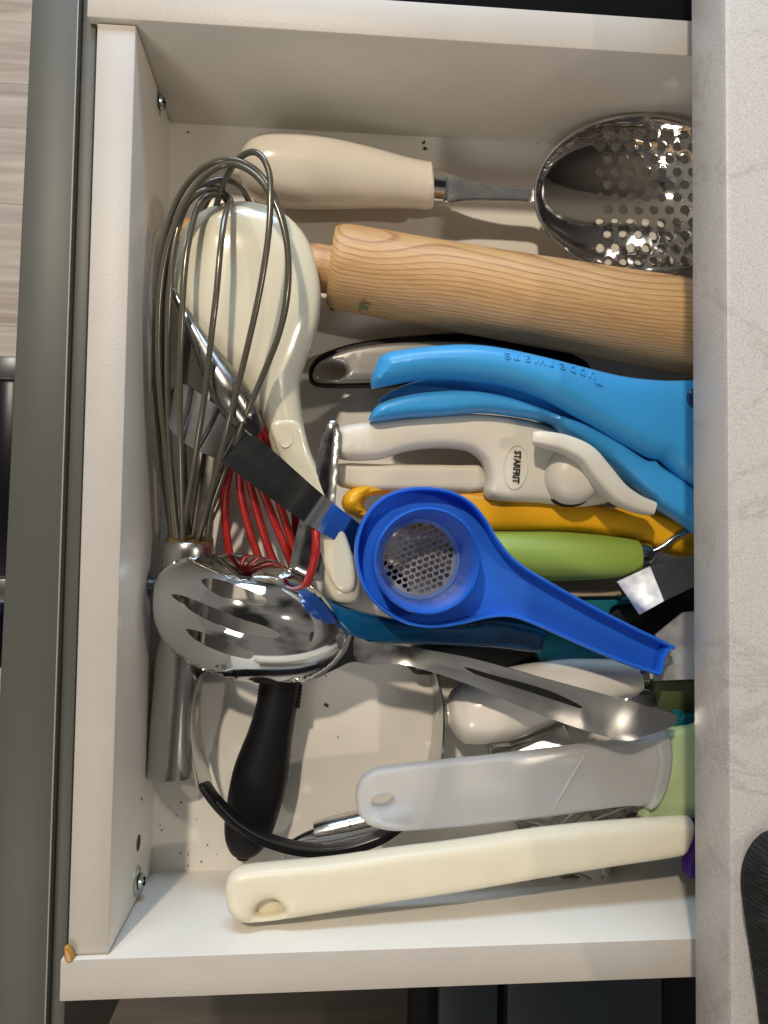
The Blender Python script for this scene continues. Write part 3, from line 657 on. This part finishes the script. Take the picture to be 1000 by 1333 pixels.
tag(mesh_obj('film_scrap', v, f, M_foil, smooth=False), 'tiny crumpled scrap of clear film at the tip of the blue strainer handle', 'film')
t = thing('teal_utensil', 'teal plastic utensil lying under the blue strainer handle', 'utensil', P(760, 820, 0))
v, f = plate([(560, 800), (640, 790), (760, 776), (818, 777), (822, 785), (800, 788), (790, 800), (792, 850), (770, 858), (700, 862), (694, 848), (640, 838), (560, 830)], flat(.018), .012, 5, smooth=2); mesh_obj('handle', v, f, M_teal, t)
v, f = plate([(700, 768), (806, 767), (810, 776), (700, 778)], flat(.026), .004, 2, smooth=1); mesh_obj('wooden_inlay', v, f, M_beige, t)
t = tag(mesh_obj('black_handle_shade', *sweep([(545, 858, .010, 40, .014), (600, 852, .010, 56, .016), (700, 842, .010, 62, .016), (800, 815, .011, 64, .016), (900, 780, .012, 60, .016)], ns=20, e=3), M_blackp), 'black handle filling the shade low in the pile under the blue strainer handle', 'utensil')  # black bar also paints the dark shade beneath the pile
v, f = plate([(420, 778), (440, 786), (470, 795), (520, 806), (600, 812), (650, 808), (707, 820), (706, 836), (699, 849), (640, 843), (560, 839), (490, 837), (455, 826), (430, 800)], smoothz((430, 800, .040), (700, 835, .030)), .012, 6, step=8)
tag(mesh_obj('navy_peeler_handle', v, f, M_deepblue), 'deep blue translucent handle with moulded texture under the round strainer', 'utensil')

# ------------------------------------------------------------------ white handled scoop
t = thing('white_handled_scoop', 'white egg-shaped handle and steel bowl crossed by the slotted spoon shank', 'scoop', P(700, 910, 0))
v, f = sweep([(583, 931, .022, 30, None), (592, 930, .022, 62, None), (610, 928, .022, 80, .034), (654, 918, .023, 91, .037), (700, 904, .024, 84, .034), (745, 892, .025, 70, .029), (790, 884, .026, 54, .024), (818, 881, .027, 47, .021), (823, 880, .027, 45, .020), (825, 880, .027, 41, .018)], ns=36, caps=(1, 0)); mesh_obj('handle', v, f, M_whiteg, t)
v, f = sweep([(822, 879, .028, 30, None), (842, 877, .029, 28, None)], ns=24, sub=2, caps=(0, 0)); mesh_obj('ferrule', v, f, M_chromed, t)
def sz(x, y): d = min(1, ((x-832)/44)**2+((y-922)/36)**2); return .018+.013*(1-d)**.5
v, f = plate(ell(832, 922, 44, 36, 20, 40), sz, .0012, 0, smooth=1, step=5); mesh_obj('bowl', v, f, M_chrome, t, angle=60)
tl = thing('teal_silicone_brush', 'teal bristled silicone brush tip at the countertop edge', 'brush', P(890, 935, 0))
v, f = plate([(884, 927), (940, 922), (940, 948), (884, 944), (880, 936)], flat(.030), .008, 3, smooth=1); mesh_obj('brush_head', v, f, M_teal, tl)
for k in range(6):
    v, f = wire([(886, 926+k*3.4, .033), (876-(k % 2)*2, 925+k*3.6, .033)], .0007, 6, 1); mesh_obj('bristle', v, f, M_teal, tl)
cc = thing('square_steel_cutter', 'small bright steel square cutter behind the frosted handle', 'cutter', P(700, 965, 0))
v, f = plate([(664, 969), (734, 943), (746, 968), (748, 990), (664, 995)], (lambda x, y: .028+.00012*(x-700)+.00017*(y-965)), .001, 0, smooth=1, step=8, bulge=.0004, br=8); mesh_obj('top_face', v, f, M_chromed, cc)
v, f = sweep([(637, 976, .020, 3, .020), (662, 969, .020, 3, .020), (734, 943, .020, 3, .020), (748, 970, .020, 3, .020)], ns=12, e=6, sub=1, caps=(0, 0)); mesh_obj('cutter_wall', v, f, M_chrome, cc)
v, f = wire([(637, 985, .03), (639, 974, .03), (646, 970, .03), (664, 969, .03)], .001, 8, 3); mesh_obj('rolled_rim', v, f, M_chrome, cc)

# ------------------------------------------------------------------ star cutter
t = thing('star_cutter', 'thin steel star-shaped cookie cutter under the cream spatula handle', 'cookie cutter', P(740, 1100, 0))
st = [(823, 1046), (790, 1095), (783, 1151), (738, 1128), (673, 1152), (694, 1103), (667, 1064), (722, 1078), (765, 1040), (772, 1066)]
rows = [(x, y, .011, 1.6, .021) for x, y in st]; rows.append(rows[0])
v, f = sweep(rows, ns=12, e=8, sub=1, caps=(0, 0)); so_ = mesh_obj('cutter_wall', v, f, M_chromed, t, angle=20)
v, f = sweep3([(*P(x, y, .022), .0010, .0010) for x, y in st+st[:1]], ns=8, sub=1, caps=(0, 0)); mesh_obj('rolled_rim', v, f, M_chromed, t)

# ------------------------------------------------------------------ steel ferrule tool on the base
t = thing('hooked_pick', 'short brushed steel tool with tapered hook tip beside the black hoop', 'pick', P(440, 1085, 0))
v, f = sweep([(411, 1086, .014, 29, None), (430, 1081, .014, 33, None), (455, 1075, .014, 33, None), (500, 1064, .015, 33, None), (560, 1050, .016, 30, None)], ns=28, sub=3, caps=(0, 0)); hh = mesh_obj('collar', v, f, M_brushx, t)
v, f = sweep([(455, 1075, .014, 34.5, None), (458, 1074.3, .014, 34.5, None)], ns=28, sub=2, caps=(0, 0)); mesh_obj('groove_ring', v, f, M_chromed, hh)
v, f = sweep([(412, 1086, .014, 17, None), (392, 1092, .012, 11, None), (374, 1101, .009, 6, None), (367, 1108, .007, 5, None), (370, 1117, .005, 5, None)], ns=16, sub=5); mesh_obj('hook', v, f, M_brushx, t)

# ------------------------------------------------------------------ black handle
t = thing('black_handled_utensil', 'thick black rubber utensil handle pointing down from under the slotted spoon', 'utensil', P(340, 1000, 0))
v, f = sweep([(371, 860, .022, 46, .024), (365, 895, .020, 51, .025), (358, 930, .018, 53, .026), (351, 960, .017, 58, .026), (340, 1005, .016, 70, .026), (330, 1050, .016, 68, .026), (322, 1085, .015, 58, .023), (318, 1103, .014, 40, .016), (317, 1111, .013, 20, .008)], ns=36, e=2.5); hb = mesh_obj('grip', v, f, M_black, t)
for sgn in (-1, 1):
    for k in range(6):
        y = 893+k*5.2; c = P(365-(y-895)*.11+sgn*25.5, y, .024); v, f = lathe([(.0001, -.0014), (.0011, -.0008), (.0013, 0), (.0011, .0008), (.0001, .0014)], Matrix.Translation(c) @ Matrix.Rotation(math.pi/2, 4, 'X'), 10); mesh_obj('grip_rib', v, f, M_black, hb)

# ------------------------------------------------------------------ hoop
t = thing('hoop_scraper', 'open steel hoop with a black rubber lower edge standing on the drawer base', 'hoop', P(420, 990, 0))
sp = [(285, 862, .022), (268, 872, .022), (258, 895, .022), (254, 930, .022), (257, 975, .022), (268, 1027, .028)]
v, f = sweep([(x, y, z, 3.2, .030) for x, y, z in sp], ns=14, e=7, sub=6, caps=(0, 0)); mesh_obj('steel_band', v, f, M_brushx, t)
sp = [(548, 846, .022), (562, 870, .022), (570, 905, .022), (571, 940, .022), (567, 985, .022), (555, 1030, .024), (525, 1072, .028)]
v, f = sweep([(x, y, z, 3.2, .036) for x, y, z in sp], ns=14, e=7, sub=6, caps=(0, 0)); mesh_obj('steel_band', v, f, M_brushx, t)
sp = [(267, 1023, .034), (283, 1045, .036), (310, 1071, .037), (350, 1094, .037), (400, 1106, .036), (450, 1104, .034), (495, 1090, .033), (530, 1066, .032)]
v, f = sweep([(x, y, z, 10, .014) for x, y, z in sp], ns=16, e=3.2, sub=7); rb_ = mesh_obj('rubber_edge', v, f, M_black, t)
v, f = sweep([(x, y, z+.0066, 3.5, .002) for x, y, z in sp[1:-1]], ns=8, e=2, sub=7); mesh_obj('rubber_bead', v, f, M_blackp, rb_)

# ------------------------------------------------------------------ balloon whisk
t = thing('balloon_whisk', 'large balloon whisk with grey-green wires and long steel handle', 'whisk', P(235, 700, 0))
v, f = sweep([(247, 708, .026, 60, None), (246, 720, .026, 66, None), (243, 760, .024, 64, None), (239, 800, .023, 62, None), (234, 860, .021, 60, None), (228, 930, .018, 60, None), (224, 985, .016, 60, None), (222, 1006, .0155, 60, None)], ns=40, sub=6, caps=(0, 0)); wh = mesh_obj('handle', v, f, M_brush, t)
v, f = lathe([(.0001, 0), (.0118, 0), (.0126, -.0012), (.0118, -.0022), (.0001, -.0030)], Matrix.Translation(P(220.6, 1009, .0155)) @ Matrix.Rotation(-math.pi/2, 4, 'X') @ Matrix.Scale(-1, 4, (0, 0, 1)), 36); mesh_obj('end_cap', v, f, M_brush, wh)
v, f = sweep([(248, 699, .027, 58, None), (247, 708, .026, 61, None)], ns=36, sub=2, caps=(0, 0)); mesh_obj('collar', v, f, mat('amber_stained_collar', (.14, .10, .03), .4), wh)
zt = .078; zl_ = .030
whisk = [
 [(224, 704, .030), (212, 610, .036), (203, 500, .045), (203, 400, .055), (211, 325, .062), (230, 262, .066), (258, 224, .070), (292, 208, .073), (325, 216, .076), (350, 242, .078), (369, 290, .079), (376, 350, .078), (370, 410, .076), (350, 470, .071), (325, 530, .064), (300, 590, .052), (277, 650, .040), (264, 704, .030)],
 [(229, 704, .034), (219, 610, .046), (209, 520, .056), (206, 430, .062), (213, 345, .066), (233, 280, .069), (263, 233, .072), (297, 214, .0745), (330, 226, .079), (357, 262, .082), (372, 310, .083), (375, 360, .082), (366, 425, .079), (345, 482, .074), (316, 550, .064), (293, 612, .050), (275, 665, .040), (270, 704, .030)],
 [(240, 704, .020), (237, 600, .018), (242, 480, .020), (258, 360, .030), (279, 278, .050), (290, 242, .062), (304, 215, .070), (317, 202, .076), (331, 198, .080), (343, 207, .082), (351, 228, .083), (352, 262, .084), (349, 310, .084), (338, 380, .082), (320, 461, .078), (299, 545, .070), (279, 625, .052), (257, 704, .032)],
 [(226, 704, .032), (214, 580, .044), (213, 460, .056), (217, 370, .062), (224, 310, .063), (238, 268, .063), (258, 248, .063), (278, 236, .063), (296, 234, .062), (312, 243, .058), (322, 258, .050), (340, 300, .030), (345, 400, .016), (320, 540, .014), (290, 640, .016), (262, 704, .022)],
 [(232, 704, .034), (222, 600, .048), (218, 480, .060), (221, 380, .066), (228, 315, .067), (242, 270, .066), (258, 252, .064), (278, 245, .061), (292, 251, .058), (303, 268, .046), (312, 320, .026), (312, 440, .014), (290, 580, .014), (258, 704, .022)],
 [(238, 704, .036), (236, 600, .054), (234, 500, .066), (237, 410, .071), (242, 340, .071), (251, 291, .068), (260, 266, .065), (272, 255, .062), (285, 254, .058), (296, 264, .050), (300, 300, .030), (290, 420, .014), (268, 580, .014), (250, 704, .022)],
 [(236, 704, .034), (247, 640, .048), (258, 570, .062), (267, 512, .070), (275, 440, .076), (282, 380, .078), (287, 325, .077), (292, 287, .072), (297, 268, .066), (300, 262, .060), (292, 250, .052), (270, 262, .040), (250, 330, .028), (240, 450, .020), (240, 600, .018), (246, 704, .022)],
]
for p in whisk:
    v, f = wire(p, .00148, 12, 8); mesh_obj('wire', v, f, M_wire, t)

# ------------------------------------------------------------------ offset spatula
t = thing('offset_spatula', 'cranked steel palette knife blade crossing the red whisk wires', 'spatula', P(330, 590, 0))
sa = [(226, 505), (234, 500), (250, 505), (292, 536), (340, 573), (404, 630), (422, 645), (445, 664), (474, 690), (462, 715), (430, 700), (398, 681), (385, 672), (340, 640), (289, 602), (250, 583), (228, 566), (220, 552), (218, 520)]
v, f = plate(sa, smoothz((220, 530, .0540), (285, 575, .0585), (385, 645, .0585), (402, 660, .0605), (416, 672, .0580), (470, 703, .0410)), .0012, 0, smooth=3, step=5); mesh_obj('blade', v, f, M_blade, t, angle=25)
v, f = sweep([(462, 708, .040, 24, .006), (475, 720, .036, 28, .008), (490, 735, .034, 30, .010), (520, 765, .026, 28, .010)], ns=20, e=3); mesh_obj('handle', v, f, M_blackp, t)

# ------------------------------------------------------------------ slotted spoon
t = thing('slotted_spoon', 'mirror-polished slotted spoon with three long slots lying over the whisk handle', 'spoon', P(330, 805, 0))
ol = [(200, 780), (205, 752), (225, 733), (255, 724), (305, 720), (350, 727), (386, 747), (418, 774), (440, 802), (458, 824), (474, 835), (474, 860), (456, 862), (430, 874), (400, 886), (345, 890), (290, 881), (245, 862), (215, 836), (202, 808)]
def spz(x, y):
    dx, dy = x-322, y-806; c, s = math.cos(math.radians(9)), math.sin(math.radians(9)); u, w = (dx*c+dy*s)/134, (-dx*s+dy*c)/86
    d = min(1, u*u+w*w); return .040+.025*(1-d)**.92
sl = [[(262, 755), (271, 766), (289, 777), (318, 784), (341, 787), (348, 783), (340, 775), (310, 762), (280, 753)],
      [(223, 774), (240, 788), (261, 802), (304, 821), (340, 829), (361, 830), (363, 824), (345, 815), (310, 804), (274, 789), (241, 776)],
      [(242, 819), (257, 834), (286, 848), (310, 855), (326, 857), (329, 850), (310, 841), (284, 830), (258, 821)]]
v, f = plate(ol, spz, .0016, 0, holes=sl, smooth=5, hsmooth=3, step=4.5); mesh_obj('bowl', v, f, M_chrome, t, angle=50)
shb = smoothz((462, 845, .0405), (520, 850, .050), (640, 880, .0535), (760, 915, .0570), (880, 940, .0650))
def shz(x, y):
    c = np.interp(x, [462, 560, 640, 700, 760, 870], [844, 861, 881, 903, 922, 942]); hw = np.interp(x, [462, 560, 700, 800, 870], [18, 13, 23, 28, 12])
    return shb(x, y)+.00013*(y-c)*min(1, max(0, (x-480)/80))+.0005*min(1.2, ((y-c)/hw)**2)
ho = [(462, 826), (480, 835), (530, 842), (570, 848), (620, 858), (700, 880), (800, 907), (874, 928), (880, 934), (878, 941), (866, 948), (840, 957), (812, 964), (760, 950), (690, 925), (640, 903), (600, 887), (560, 874), (520, 864), (466, 862)]
v, f = plate(ho, shz, .0020, 0, smooth=3, step=6); mesh_obj('shank', v, f, M_shank, t, angle=50)

# ------------------------------------------------------------------ blue strainer
v, f = plate([(604, 868), (640, 878), (690, 891), (725, 903), (757, 919), (748, 921), (710, 911), (670, 899), (630, 884)], lambda x, y: shz(x, y)+.0010-.00012*(y-np.interp(x, [604, 757], [870, 920])), .0006, 0, smooth=3, step=5); mesh_obj('groove_reflection', v, f, M_chrome, t)  # raised sliver, tilted to mirror dark where the groove shows
t = thing('round_strainer', 'bright blue plastic round strainer cup with perforated disc and channelled handle', 'strainer', P(560, 730, 0))
ob = [(461, 722), (464, 695), (476, 668), (497, 647), (525, 636), (556, 634), (586, 639), (612, 653), (632, 676), (646, 700), (668, 726), (700, 748), (760, 782), (820, 813), (871, 838), (866, 846), (861, 856), (856, 876), (846, 876), (800, 860), (740, 834), (690, 812), (660, 803), (630, 805), (596, 813), (560, 817), (528, 812), (500, 797), (478, 775), (466, 750)]
zb_ = smoothz((460, 725, .052), (640, 760, .052), (870, 860, .046))
oc = cr(ob, 5, True)
v, f = plate(ob, zb_, .003, 0, holes=[ell(553, 728, 64, 67, 0, 40)], hsmooth=1, step=9); mesh_obj('tray', v, f, M_blue, t)
# raised wall round the tray: sits just inside the outline, 9 mm tall
oa = np.array([q for q in oc]); cen = np.roll(oa, -1, 0)-np.roll(oa, 1, 0); cen /= np.linalg.norm(cen, axis=1)[:, None]; nin = np.stack([-cen[:, 1], cen[:, 0]], 1)
ins = oa+nin*3.2
if not inside(ins, [oa]).mean() > .5: ins = oa-nin*3.2
ww = [(x, y, zb_(x, y)+.0048, 5.4, .0125) for x, y in ins]; ww.append(ww[0])
v, f = sweep(ww, ns=14, e=3.5, sub=1, caps=(0, 0)); mesh_obj('raised_wall', v, f, M_blue, t)
C0 = P(557, 730, .072); ro = 71*PXM(.072); ri = 65*PXM(.072)
C1 = P(553, 728, .045)
MC = Matrix.Translation((C0.x, C0.y, 0))
v, f = lathe([(ro, .048), (ro, .0705), (ro-.0006, .0722), ((ro+ri)/2, .0730), (ri+.0006, .0722), (ri, .0705), (ri-.0030, .042), (ri-.0030, .033), (ro-.001, .033)], MC, 72, close=True); mesh_obj('cup_ring', v, f, M_blue, t)
pc = P(549, 726, .043)
# perforated disc: built in metres about the cup centre, expressed through the same plate helper
def topx(w):      # world -> picture, for outlines written in metres
    q = ROT.transposed() @ (w-Vector((CX, CY, CZ))); return (500+F*q.x/-q.z, 666.5-F*q.y/-q.z)
dz = .0405
disc = [topx(Vector((C0.x+(ri-.0032)*math.cos(a), C0.y+(ri-.0032)*math.sin(a), dz))) for a in np.linspace(0, 2*math.pi, 56, endpoint=False)]
hs = []
ca, sa_ = math.cos(math.radians(22)), math.sin(math.radians(22))
for i in range(-8, 9):
    for j in range(-8, 9):
        x = i*.00345+(j % 2)*.0014; y = j*.0029
        X, Y = x*ca-y*sa_-.002, x*sa_+y*ca+.001
        if math.hypot(X+.0006, Y-.0006) < .0178:
            hs.append([topx(Vector((C0.x+X+dx*ca*1.0-dy*sa_, C0.y+Y+dx*sa_+dy*ca, dz))) for dx, dy in ((1.28*a_, 1.28*b_) for a_, b_ in ((-.0010, -.0007), (-.0004, -.0010), (.0006, -.0009), (.0010, -.0002), (.0008, .0008), (-.0002, .0006), (-.0009, .0010), (-.0012, .0002)))])
v, f = plate(disc, flat(dz), .0008, 0, holes=hs, smooth=1, hsmooth=1, step=6); mesh_obj('perforated_disc', v, f, M_perf, t)
v, f = lathe([(ri-.0031, .0411), (ri-.0029, .0435), (ri-.0042, .0422), (ri-.0048, .0411)], MC, 60, close=True); mesh_obj('disc_seat', v, f, M_frostb, t)
# ------------------------------------------------------------------ spatulas at the bottom
t = thing('frosted_spatula', 'frosted clear spatula handle with oval hole and pale green head', 'spatula', P(660, 1020, 0))
ol = [(463, 1038), (467, 1018), (480, 1004), (505, 997), (560, 991), (640, 983), (740, 971), (820, 961), (856, 957), (862, 985), (856, 1020), (840, 1045), (800, 1049), (700, 1063), (600, 1074), (540, 1079), (505, 1079), (480, 1072), (467, 1058)]
zs = smoothz((463, 1040, .050), (700, 1020, .048), (930, 1000, .046))
v, f = plate(ol, zs, .009, 7, holes=[ell(498, 1040, 13, 7, -14, 18)], hsmooth=1, edge=.3); fr = mesh_obj('handle', v, f, M_frost, t)
v, f = plate([(848, 966), (856, 950), (868, 954), (872, 985), (866, 1020), (852, 1046), (838, 1050), (846, 1020), (852, 990)], lambda x, y: zs(x, y)+.001, .012, 5); mesh_obj('socket_ridge', v, f, M_frost, t)
v, f = plate([(862, 952), (897, 944), (960, 938), (965, 1060), (897, 1063), (834, 1066), (836, 1048), (858, 1020), (868, 985)], lambda x, y: zs(x, y)-.003, .010, 8, smooth=2); mesh_obj('silicone_head', v, f, M_pale, t)
v, f = wire([(760, 985, .0535), (745, 1010, .0535), (728, 1040, .0532), (722, 1055, .052)], .0005, 6, 4); mesh_obj('moulding_scar', v, f, M_frost, fr)
t = thing('cream_handled_spatula', 'long pale cream spatula handle with hanging hole along the lower drawer side', 'spatula', P(600, 1130, 0))
ol = [(293, 1160), (297, 1141), (312, 1128), (360, 1122), (430, 1116), (520, 1103), (600, 1093), (700, 1078), (800, 1068), (888, 1062), (900, 1067), (901, 1082), (893, 1104), (885, 1112), (800, 1125), (700, 1141), (600, 1158), (500, 1173), (400, 1189), (340, 1197), (316, 1197), (299, 1184)]
zz = smoothz((293, 1160, .064), (600, 1130, .060), (900, 1090, .050))
v, f = plate(ol, zz, .012, 14, holes=[[(333, 1186), (337, 1174), (348, 1167), (360, 1168), (368, 1176), (369, 1183), (360, 1187), (345, 1190)]], edge=.1, bulge=.001, br=30); mesh_obj('handle', v, f, M_creamh, t)
v, f = plate([(334, 1187), (337, 1173), (348, 1166), (360, 1167), (369, 1175), (370, 1184), (360, 1188), (345, 1191)], lambda x, y: zz(x, y)-.003, .003, 0, smooth=2, step=6); mesh_obj('hole_recess', v, f, M_creamh, t)
v, f = plate([(904, 1058), (940, 1050), (960, 1140), (905, 1142), (890, 1136), (892, 1108), (902, 1085)], flat(.044), .010, 6, smooth=2); mesh_obj('silicone_head', v, f, M_purple, t)
vv = None
